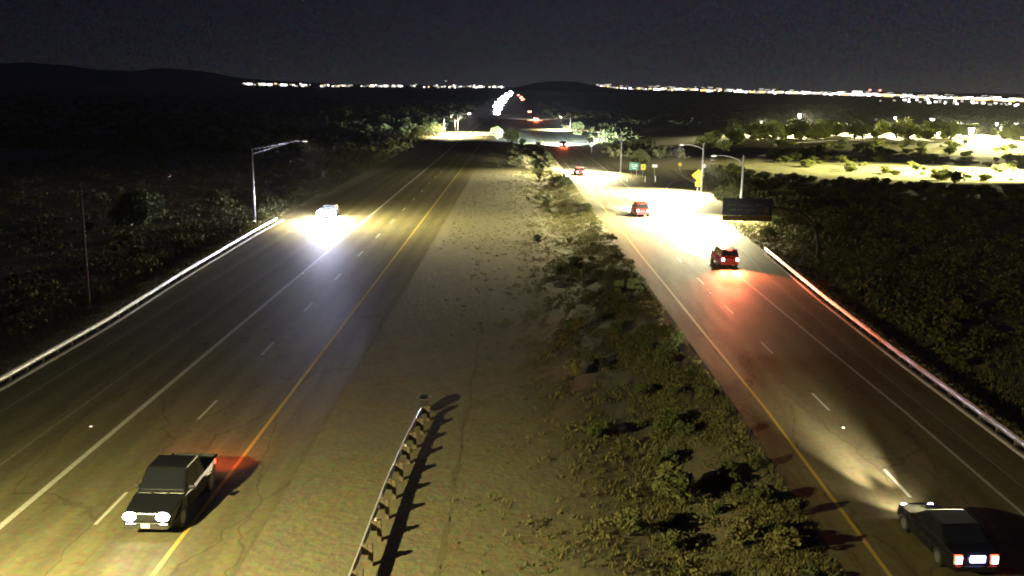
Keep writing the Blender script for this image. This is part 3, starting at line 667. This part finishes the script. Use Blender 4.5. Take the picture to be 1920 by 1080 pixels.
def tree(x, y, rx, rz, cz, n, size, label, m='leaf_pale', nm='mesquite_tree', lumps=22, seed=1, group=None, cat='tree', me=None):
    root = empty(nm, (x, y, zterr(x, y)-.02)); tag(root, label, cat, group); root.rotation_euler.z = seed*1.3
    if me: tm, cm = me
    else:
        b = BM(); tube(b, [(0, 0, -.2), (.05*rx, 0, cz*.35), (.1*rx, .05*rx, cz*.8)], [rx*.07, rx*.055, rx*.03], 7); stems(b, 6, cz*1.2, rx*.8, rx*.035, seed)
        tm = bpy.data.meshes.new('trunk'); b.to_mesh(tm); b.free(); tm.materials.append(M['bark'])
        cm = leaf_me('crown', (n, rx, rx*.95, rz, size, lumps, seed, 0, cz), M[m])
    for nn, q in (('trunk', tm), ('crown', cm)):
        o = bpy.data.objects.new(nn, q); C.objects.link(o); o.parent = root
    return root, (tm, cm)
tree(28.6, 138, 2.6, 2.0, 2.0, 6000, .13, 'round pale green tree between the diamond sign and the big guide sign', lumps=36, seed=3)
q = at(1200, 305, 196); tree(q.x, 196, 2.6, 2.4, 2.4, 4500, .15, 'olive green tree behind the small green and yellow signs', seed=4, lumps=26)
q = at(960, 262, 292); tree(-3.6, 291, 3.2, 2.6, 2.5, 5000, .17, 'dark rounded tree between the two far pools of light', 'scrub_green', seed=5, lumps=28)
tree(-8.4, 318, 3.0, 2.2, 2.1, 4000, .17, 'yellow-lit tree at the right end of the far yellow pool of light', seed=6)
tree(-29.5, 330, 4.0, 2.6, 2.4, 4000, .2, 'olive tree left of the far yellow pool of light', seed=7)
tree(-34, 322, 3.4, 2.2, 2.0, 3500, .2, 'low spreading tree at the far left of the far yellow pool', seed=8)
tree(20.5, 375, 3.0, 2.3, 2.1, 3500, .2, 'brownish tree beside the thin far lamp pole', 'scrub', seed=9)
tree(-.2, 292, 1.4, 1.3, 1.2, 1800, .13, 'small bright green bush at the left end of the far bluish pool', 'scrub_green', nm='bush', cat='bush', seed=10)
tree(19.5, 290, 1.6, 1.4, 1.3, 1800, .13, 'small bright green bush at the right end of the far bluish pool', 'scrub_green', nm='bush', cat='bush', seed=11)
tree(36.5, 113, 2.2, 1.5, 1.4, 3500, .13, 'dark green tree right of the big guide sign', 'scrub_green', seed=12)
tree(-44, 112, 4.0, 2.4, 2.2, 5000, .18, 'large dim tree in the dark left of the second left lamp', 'scrub_green', seed=13)
tree(-38, 122, 2.8, 2.0, 1.8, 4000, .15, 'olive brush tree just left of the lamp behind the left rail', 'scrub', seed=14)

# grass and ground litter: nobody could count it
def tufts(name, n, fx, s0, s1, m, lb, seed, blades=7):
    r = np.random.default_rng(seed); V = []; F = []
    for i in range(n):
        X, Y = fx(r); z = zterr(X, Y)-.02; s = r.uniform(s0, s1)
        for k in range(blades):
            a = r.uniform(0, 6.28); l_ = s*r.uniform(.5, 1); ox, oy = r.normal(0, s*.35, 2); wv = s*.10
            bxx, byy = X+ox, Y+oy; tx, ty = bxx+math.cos(a)*l_*.5, byy+math.sin(a)*l_*.5
            j = len(V); V += [(bxx-wv*math.sin(a), byy+wv*math.cos(a), z), (bxx+wv*math.sin(a), byy-wv*math.cos(a), z), (tx, ty, z+l_*.8)]; F.append((j, j+1, j+2))
    return tag(mesh(name, V, F, m), lb, 'grass', kind='stuff')
from mathutils import noise as mn
def f_med(r):
    while True:
        Y = 26+270*r.random()**1.6; X = yc(Y)-1.7-abs(r.normal(0, 4.6))
        if X > -6 and mn.noise(Vector((X*.45, Y*.22, 0)))+.4*mn.noise(Vector((X*1.6, Y*.9, 3))) > r.uniform(-.35, .25): return X, Y
tufts('grass', 26000, f_med, .12, .34, M['dry_grass'], 'dry grass and weeds in the median beside the right roadway', 21)
def f_med2(r):
    Y = 100+200*r.random(); return r.uniform(-8.5, 6), Y
tufts('grass', 5000, f_med2, .1, .26, M['scrub'], 'sparse weeds across the far median', 22)
def f_r(r):
    Y = 25+180*r.random(); return rightrail(min(Y, 102))+.6+abs(r.normal(0, 6))+(5 if Y > 125 else 0), Y
tufts('grass', 13000, f_r, .2, .5, M['dry_grass'], 'dry grass on the verge right of the right guard rail', 23)
def f_l(r):
    Y = 40+200*r.random(); return -30.2-abs(r.normal(0, 6)), Y
tufts('grass', 9000, f_l, .2, .5, M['dry_grass'], 'dry grass on the verge left of the left guard rail', 24)

# ------------------------------------------------------------------ the lit lot on the right
LOT = [(48, 236), (44, 215), (50, 200), (58, 190), (72, 186), (84, 172), (100, 155), (160, 150), (260, 200), (300, 330), (230, 372), (150, 360), (100, 340), (70, 305), (54, 265)]
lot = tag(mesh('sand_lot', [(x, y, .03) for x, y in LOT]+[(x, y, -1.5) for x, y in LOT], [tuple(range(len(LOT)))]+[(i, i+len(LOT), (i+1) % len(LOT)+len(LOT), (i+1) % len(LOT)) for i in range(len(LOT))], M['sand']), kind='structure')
def P2(px, py):
    for it in range(1):
        # ground point at z = .45
        dx, dy = px-960, py-540; u = cR*dx+sR*dy; v = -sR*dx+cR*dy
        fy = FPX*math.cos(PITCH)-v*math.sin(PITCH); dz = -(FPX*math.sin(PITCH)+v*math.cos(PITCH)); t = (.03-CH)/dz
        X, Y = u*t, fy*t
        return (X*math.cos(YAW)-Y*math.sin(YAW), X*math.sin(YAW)+Y*math.cos(YAW))
loop = [P2(*p) for p in ((1500, 305), (1450, 288), (1500, 273), (1620, 266), (1760, 268), (1900, 272))]
tag(path_ribbon('lot_road', loop, 5.5, .036, M['asphalt_dark']), kind='structure')
loop2 = [P2(*p) for p in ((1500, 291), (1600, 290), (1700, 305), (1800, 318), (1950, 326))]
tag(path_ribbon('lot_road', loop2, 6.5, .040, M['asphalt_dark']), kind='structure')
def kerbrun(pts):
    pts = [P2(*p) for p in pts]
    o = sweep('kerb', pts, [(a*2.2, .035+h*1.6) for a, h in KP], M['concrete']); tag(o, kind='structure')
kerbrun([(1455, 283), (1520, 284), (1600, 288), (1630, 287)])
kerbrun([(1632, 289), (1650, 301), (1675, 303), (1760, 318)])
kerbrun([(1660, 291), (1680, 301), (1710, 303)])
kerbrun([(1700, 292), (1720, 301), (1760, 299), (1830, 305)])
kerbrun([(1725, 288), (1740, 288), (1742, 297), (1835, 304)])
kerbrun([(1640, 264), (1560, 264), (1480, 269), (1448, 273)])
kerbrun([(1790, 322), (1850, 325), (1920, 326)])
kerbrun([(1650, 264), (1740, 267), (1830, 270), (1920, 274)])
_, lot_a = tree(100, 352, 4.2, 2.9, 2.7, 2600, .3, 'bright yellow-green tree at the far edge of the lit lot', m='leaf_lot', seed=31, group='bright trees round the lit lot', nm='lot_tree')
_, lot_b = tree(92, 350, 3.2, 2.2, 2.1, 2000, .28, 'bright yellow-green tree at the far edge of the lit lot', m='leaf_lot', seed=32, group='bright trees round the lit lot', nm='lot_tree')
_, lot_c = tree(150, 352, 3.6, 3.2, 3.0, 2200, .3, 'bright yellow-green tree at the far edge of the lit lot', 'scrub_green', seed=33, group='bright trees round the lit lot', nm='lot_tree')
rr = random.Random(5)
for i in range(64):                                                # belt of trees behind the lot
    px = rr.uniform(1325, 1925); py = 262-min(1, (px-1325)/150)*6+rr.uniform(-3, 5) if px > 1400 else rr.uniform(262, 285)
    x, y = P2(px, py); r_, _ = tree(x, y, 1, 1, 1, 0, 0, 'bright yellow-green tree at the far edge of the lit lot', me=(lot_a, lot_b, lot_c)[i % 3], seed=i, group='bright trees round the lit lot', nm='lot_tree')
    k = rr.uniform(.7, 1.35); r_.scale = (k, k, k*rr.uniform(.8, 1.1))
for i in range(135):                                                # bushes inside the lot
    px = rr.uniform(1440, 1925); py = rr.uniform(270, 306+max(0, (px-1440)*.11))
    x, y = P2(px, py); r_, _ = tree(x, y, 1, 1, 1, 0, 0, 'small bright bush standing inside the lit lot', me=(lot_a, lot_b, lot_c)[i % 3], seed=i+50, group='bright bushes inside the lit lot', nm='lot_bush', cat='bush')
    k = rr.uniform(.15, .5); r_.scale = (k*1.3, k*1.3, k*.8); r_.location.z = 0
for i in range(70):                                                # dark row on the near side
    t = i/69; px = 1335+t*600+rr.uniform(-6, 6); py = ip([(1335, 312), (1440, 330), (1560, 342), (1700, 350), (1935, 372)], px)+rr.uniform(-2, 10)
    x, y = P2(px, py); r_, _ = tree(x, y, 1, 1, 1, 0, 0, 'dark tree in the shaded row along the near edge of the lit lot', me=(lot_c, lot_b)[i % 2], seed=i+120, group='dark trees along the near edge of the lit lot', nm='mesquite_tree')
    k = rr.uniform(.2, .38); r_.scale = (k*1.2, k*1.2, k*.85); r_.location.z = -.1
def flood(px, ybase, yhead, Y, wd, hd, pw, lb):
    q = at(px, yhead, Y); root = empty('floodlight_pole', (q.x, Y, 0)); tag(root, lb, 'floodlight pole', 'floodlight poles of the lit lot')
    zt = max(q.z, 3)
    b = BM(); tube(b, [(0, 0, -.2), (0, 0, zt)], [.22, .15], 8); obj('pole', b, M['galv_pole'], root)
    b = BM(); prism(b, [(-wd*.3, -hd*.5), (wd*.3, -hd*.5), (wd*.55, hd*.5), (-wd*.55, hd*.5)], 'y', -.25, .25); o = obj('lamp_head', b, M['flood_lit'], root); o.location = (0, 0, zt)
    if pw: spot('lamp_light', root, (0, -1.2, zt+1), (0, -17, zt-9), pw*6, (1, .90, .42), 104, 1, .4)
FL = ((1427, 250, 229, 386, .7, 1.0, 200000, 'small leftmost floodlight pole of the lit lot'),
      (1499, 245, 219, 417, 1.2, 2.2, 500000, 'tall bright floodlight pole second from the left of the lot'),
      (1655, 250, 238, 402, 1.6, 2.0, 500000, 'low floodlight pole at the middle of the lot'),
      (1748, 248, 228, 420, 1.7, 2.6, 500000, 'tall floodlight pole right of the lot middle'),
      (1801, 252, 235, 403, 2.2, 2.6, 500000, 'floodlight pole with a wide bright head'),
      (1820, 262, 257, 358, 1.9, 2.4, 400000, 'lowest and nearest floodlight standing among the bushes'),
      (1868, 246, 241, 442, 1.0, 1.2, 0, 'small faint floodlight pole near the right edge'),
      (1879, 256, 250, 388, 1.8, 2.3, 400000, 'low bright floodlight second from the right edge'),
      (1905, 250, 237, 421, 1.8, 2.4, 500000, 'floodlight pole at the far right edge'),
      (1678, 235, 228, 520, 1.2, 1.2, 0, 'small far lamp right of the middle floodlight'))
for a in FL: flood(*a)
for px, py, Y, lb in ((1507, 224, 520, 'left one of the dim far lamp dots'), (1540, 234, 480, 'dim far lamp dot above the treetops'), (1643, 224, 560, 'dim far lamp dot left of the far lamp'), (1722, 237, 470, 'dim far lamp dot low behind the trees')):
    q = at(px, py, Y); root = empty('lamp_post', (q.x, Y, 0)); tag(root, lb, 'lamp post', 'dim far lamp posts')
    b = BM(); tube(b, [(0, 0, 0), (0, 0, q.z)], .12, 6); obj('pole', b, M['galv_pole'], root)
    b = BM(); tube(b, [(0, 0, -.5), (0, 0, .5)], .7, 8); o = obj('lamp_head', b, M['lens_dim'] if 'lens_dim' in M else mat('lens_dim', (.5, .5, .5), .5, emit=(.8, .8, .85), es=.22), root); o.location = (0, 0, q.z)
# unseen floodlights added beyond the frame edge to brighten the lot and its trees
for x, y, lb in ((122, 205, 'added floodlight pole over the near corner of the lot, outside the picture'), (175, 255, 'added floodlight pole over the lot right of the picture'), (215, 300, 'farthest added floodlight pole right of the picture')):
    root = empty('floodlight_pole', (x, y, 0)); tag(root, lb, 'floodlight pole', 'floodlight poles of the lit lot')
    b = BM(); tube(b, [(0, 0, 0), (0, 0, 18)], [.2, .12], 8); obj('pole', b, M['galv_pole'], root)
    b = BM(); bx(b, -.8, .8, -.2, .2, -.25, .25, .05); o = obj('lamp_head', b, M['flood_lit'], root); o.location = (0, 0, 18)
    spot('lamp_light', root, (0, 0, 17.5), ((-20, 2, 0) if y < 220 else (-14, 11, 0)), 9000000, (1, .90, .42), (74 if y < 220 else 84), 1, .3)

# ------------------------------------------------------------------ horizon: hills, city, masts
def ridge(name, pts, Y, depth):
    """ridge line given at pixels, built as a real range with a front and a back slope"""
    V = []; F = []; n = 60
    x0, x1 = pts[0][0], pts[-1][0]
    for i in range(n+1):
        px = x0+(x1-x0)*i/n; py = ip(pts, px); q = at(px, py, Y); z = max(q.z, 1)*(1+.01*math.sin(i*1.7))
        base = at(px, 200, Y).x/Y
        V += [(base*(Y-depth), Y-depth, -2), (base*(Y-depth*.4), Y-depth*.4, z*.55), (q.x, Y, z), (base*(Y+depth), Y+depth, -2)]
    for i in range(n):
        for k in range(3): a = i*4+k; F.append((a, a+4, a+5, a+1))
    return tag(mesh(name, V, F, M['rock']), kind='structure')
ridge('mountain_range', [(-700, 132), (-400, 118), (-150, 112), (0, 119), (60, 117), (130, 123), (180, 130), (250, 133), (300, 127), (345, 130), (400, 137), (450, 146), (520, 152), (620, 156)], 16000, 3500)
ridge('hill', [(940, 170), (975, 162), (1000, 156), (1030, 152.5), (1060, 152), (1085, 154), (1110, 159), (1150, 165), (1200, 168), (1300, 172), (1380, 178)], 4200, 600)
r = np.random.default_rng(77)
groups = {'city_white': ([], []), 'city_orange': ([], []), 'city_dim': ([], [])}
def lightbox(kind, px, py, wpx, hpx, Y):
    q = at(px, py, Y)
    if q.z < 6: Y = Y*(CH-6)/(CH-q.z); q = at(px, py, Y)
    k = Y/FPX; V, F = groups[kind]; j = len(V); a, h = wpx*k/2, hpx*k/2; d = a*.6
    V += [(q.x+sx*a, Y+sy*d, q.z+sz*h) for sz in (-1, 1) for sy in (-1, 1) for sx in (-1, 1)]
    F += [tuple(j+i for i in f) for f in ((0, 1, 3, 2), (4, 5, 7, 6), (0, 1, 5, 4), (2, 3, 7, 6), (0, 2, 6, 4), (1, 3, 7, 5))]
def yl(px): return ip([(450, 157), (560, 160), (700, 161), (900, 162.5), (950, 163)], px)
for i in range(150):
    px = 452+(950-452)*r.random()
    if 663 < px < 675 or (px > 900 and r.random() < .3): continue
    big = r.random()
    kind = 'city_white' if big < .30 else ('city_orange' if big < .42 else 'city_dim')
    lightbox(kind, px, yl(px)+r.normal(0, 1.1), r.uniform(1.2, 3.4) if kind != 'city_dim' else r.uniform(2, 6), r.uniform(1.0, 2.6), r.uniform(9000, 12000))
for px, wd in ((468, 8), (491, 9), (506, 8), (532, 11), (570, 9), (698, 7), (722, 4), (738, 5), (749, 6), (901, 7), (927, 4), (940, 4)):
    lightbox('city_white', px, yl(px), wd, 3.2, 10000)
def yr(px): return ip([(1118, 160), (1150, 165), (1200, 166.5), (1300, 168), (1400, 172), (1500, 174), (1600, 177), (1700, 180), (1800, 184), (1925, 188)], px)
px = 1118.
while px < 1925:
    t = (px-1118)/800; wd = r.uniform(2, 6+6*t)
    u = r.random()
    kind = 'city_white' if u < .35+.4*t else ('city_orange' if u < .75+.2*t else 'city_dim')
    if not (t < .35 and r.random() < .25): lightbox(kind, px+wd/2, yr(px)+r.normal(0, .7), wd, r.uniform(1.6, 3.2+1.5*t), r.uniform(5000, 7000))
    px += wd*r.uniform(.55, 1.05)
for i in range(70):                                                # second thin row above, dim
    px = 1118+807*r.random(); lightbox('city_dim', px, yr(px)-r.uniform(1, 6), r.uniform(3, 9), r.uniform(1, 2.5), 7500)
for i in range(34):                                                # scattered lights below the band
    px = 1640+285*r.random(); lightbox('city_white' if r.random() < .5 else 'city_dim', px, yr(px)+r.uniform(5, 11), r.uniform(2, 6), r.uniform(2, 3.5), 1700+300*r.random())
for px, d in ((1577, 6), (1607, 10), (1870, 7), (1386, 5)): lightbox('city_white', px, yr(px)-1, d*1.5, d, 5500)
for i in range(26):
    px = 1820+105*r.random(); lightbox('city_orange', px, yr(px)+r.uniform(-1, 3), r.uniform(4, 10), r.uniform(1.5, 3), 3500)
for k_, lb in (('city_white', 'white lights of the far town along the horizon'), ('city_orange', 'orange lights of the far town along the horizon'), ('city_dim', 'dim lights of the far town along the horizon')):
    V, F = groups[k_]; tag(mesh('town_lights', V, F, M[k_]), lb, 'town lights', kind='stuff')
for px, py, lb in ((1631, 169, 'left of two far masts with red beacons'), (1650, 169.5, 'right of two far masts with red beacons'), (836, 152, 'pale beacon mast above the left town lights')):
    Y = 6000 if px > 1000 else 9500
    q = at(px, py, Y); root = empty('radio_mast', (q.x, Y, 0)); tag(root, lb, 'radio mast')
    b = BM(); tube(b, [(0, 0, 0), (0, 0, q.z)], 1.0, 4); obj('mast', b, M['galv_pole'], root)
    b = BM(); bx(b, -7, 7, -3, 3, -5, 5, 2); o = obj('beacon', b, M['beacon_red' if px > 1000 else 'city_dim'], root); o.location = (0, 0, q.z)

# scrub masses on the dark plain
def scrub_mass(name, P0, K_, smin, smax, leaf, lb, seed, mt='scrub'):
    r = np.random.default_rng(seed); n_ = len(P0); sb = r.uniform(smin, smax, n_)
    d = r.normal(size=(n_, K_, 3)); d /= np.linalg.norm(d, axis=2)[..., None]; d *= r.uniform(.5, 1, (n_, K_, 1)); d[..., 2] = np.abs(d[..., 2])*.75
    P = (np.array([(a, b_, zterr(a, b_)) for a, b_ in P0])[:, None, :]+d*sb[:, None, None]).reshape(-1, 3)
    q_ = r.normal(size=P.shape); q_ /= np.linalg.norm(q_, axis=1)[:, None]; u_ = np.cross(q_, r.normal(size=P.shape)); u_ /= np.linalg.norm(u_, axis=1)[:, None]
    sz = np.repeat(sb, K_)[:, None]*r.uniform(leaf*.6, leaf*1.4, (len(P), 1))
    VV = np.stack([P-q_*sz, P+u_*sz*.6, P+q_*sz, P-u_*sz*.6], 1).reshape(-1, 3)
    tag(mesh(name, VV.tolist(), np.arange(len(VV)).reshape(-1, 4).tolist(), M[mt]), lb, 'scrub', kind='stuff')
r = np.random.default_rng(99); pts = []
for i in range(7000):
    Y = 240+900*r.random()**1.5; X = r.uniform(-.55, .55)*Y
    if (lx(Y)-30 < X < yc(Y)+14) or (X > 40 and Y < 460): continue
    pts.append((X, Y))
scrub_mass('far_scrub', pts, 16, .8, 2.4, .25, 'dark mass of far desert scrub across the plain', 5)
pts = []
while len(pts) < 2600:
    Y = r.uniform(60, 205); X = rightrail(min(Y, 102))+3.5+75*r.random()**1.3
    if Y > 120: X += 8
    if X > 44 and Y > 150+max(0, 75-X)*.9: continue
    if Y > 135 and X < 34: continue
    pts.append((X, Y))
scrub_mass('scrub_mass', pts, 44, .5, 1.5, .13, 'dense dark brush covering the ground right of the right roadway', 6)
pts = []
while len(pts) < 1800:
    Y = r.uniform(60, 260); X = -32.5-70*r.random()**1.3; pts.append((X, Y))
scrub_mass('scrub_mass', pts, 36, .5, 1.5, .14, 'dense dark brush covering the ground left of the left roadway', 8)
pts = []
while len(pts) < 1500:
    Y = 28+262*r.random()**1.25; X = yc(Y)-2.4-abs(r.normal(0, 3.6)); pts.append((max(X, -5), Y))
scrub_mass('scrub_mass', pts, 46, .2, .6, .13, 'low tangled weeds between the shrubs of the median', 9, 'dry_grass')
HAZE = 3.0e-5  # added volume that gives the lamps a glow
if HAZE:
    b = BM(); bx(b, -22000, 22000, -60, 20500, -4, 900)
    hz = obj('haze', b); hz['kind'] = 'stuff'; hz['label'] = 'thin haze added over the whole plain for lamp glow'; hz['category'] = 'haze'
    m = bpy.data.materials.new('haze'); m.use_nodes = True; t = m.node_tree; t.nodes.clear()
    o_ = t.nodes.new('ShaderNodeOutputMaterial'); v_ = t.nodes.new('ShaderNodeVolumePrincipled')
    v_.inputs['Density'].default_value = HAZE; v_.inputs['Color'].default_value = (.78, .82, 1, 1); v_.inputs['Anisotropy'].default_value = .3
    t.links.new(v_.outputs[0], o_.inputs['Volume']); hz.data.materials.append(m)
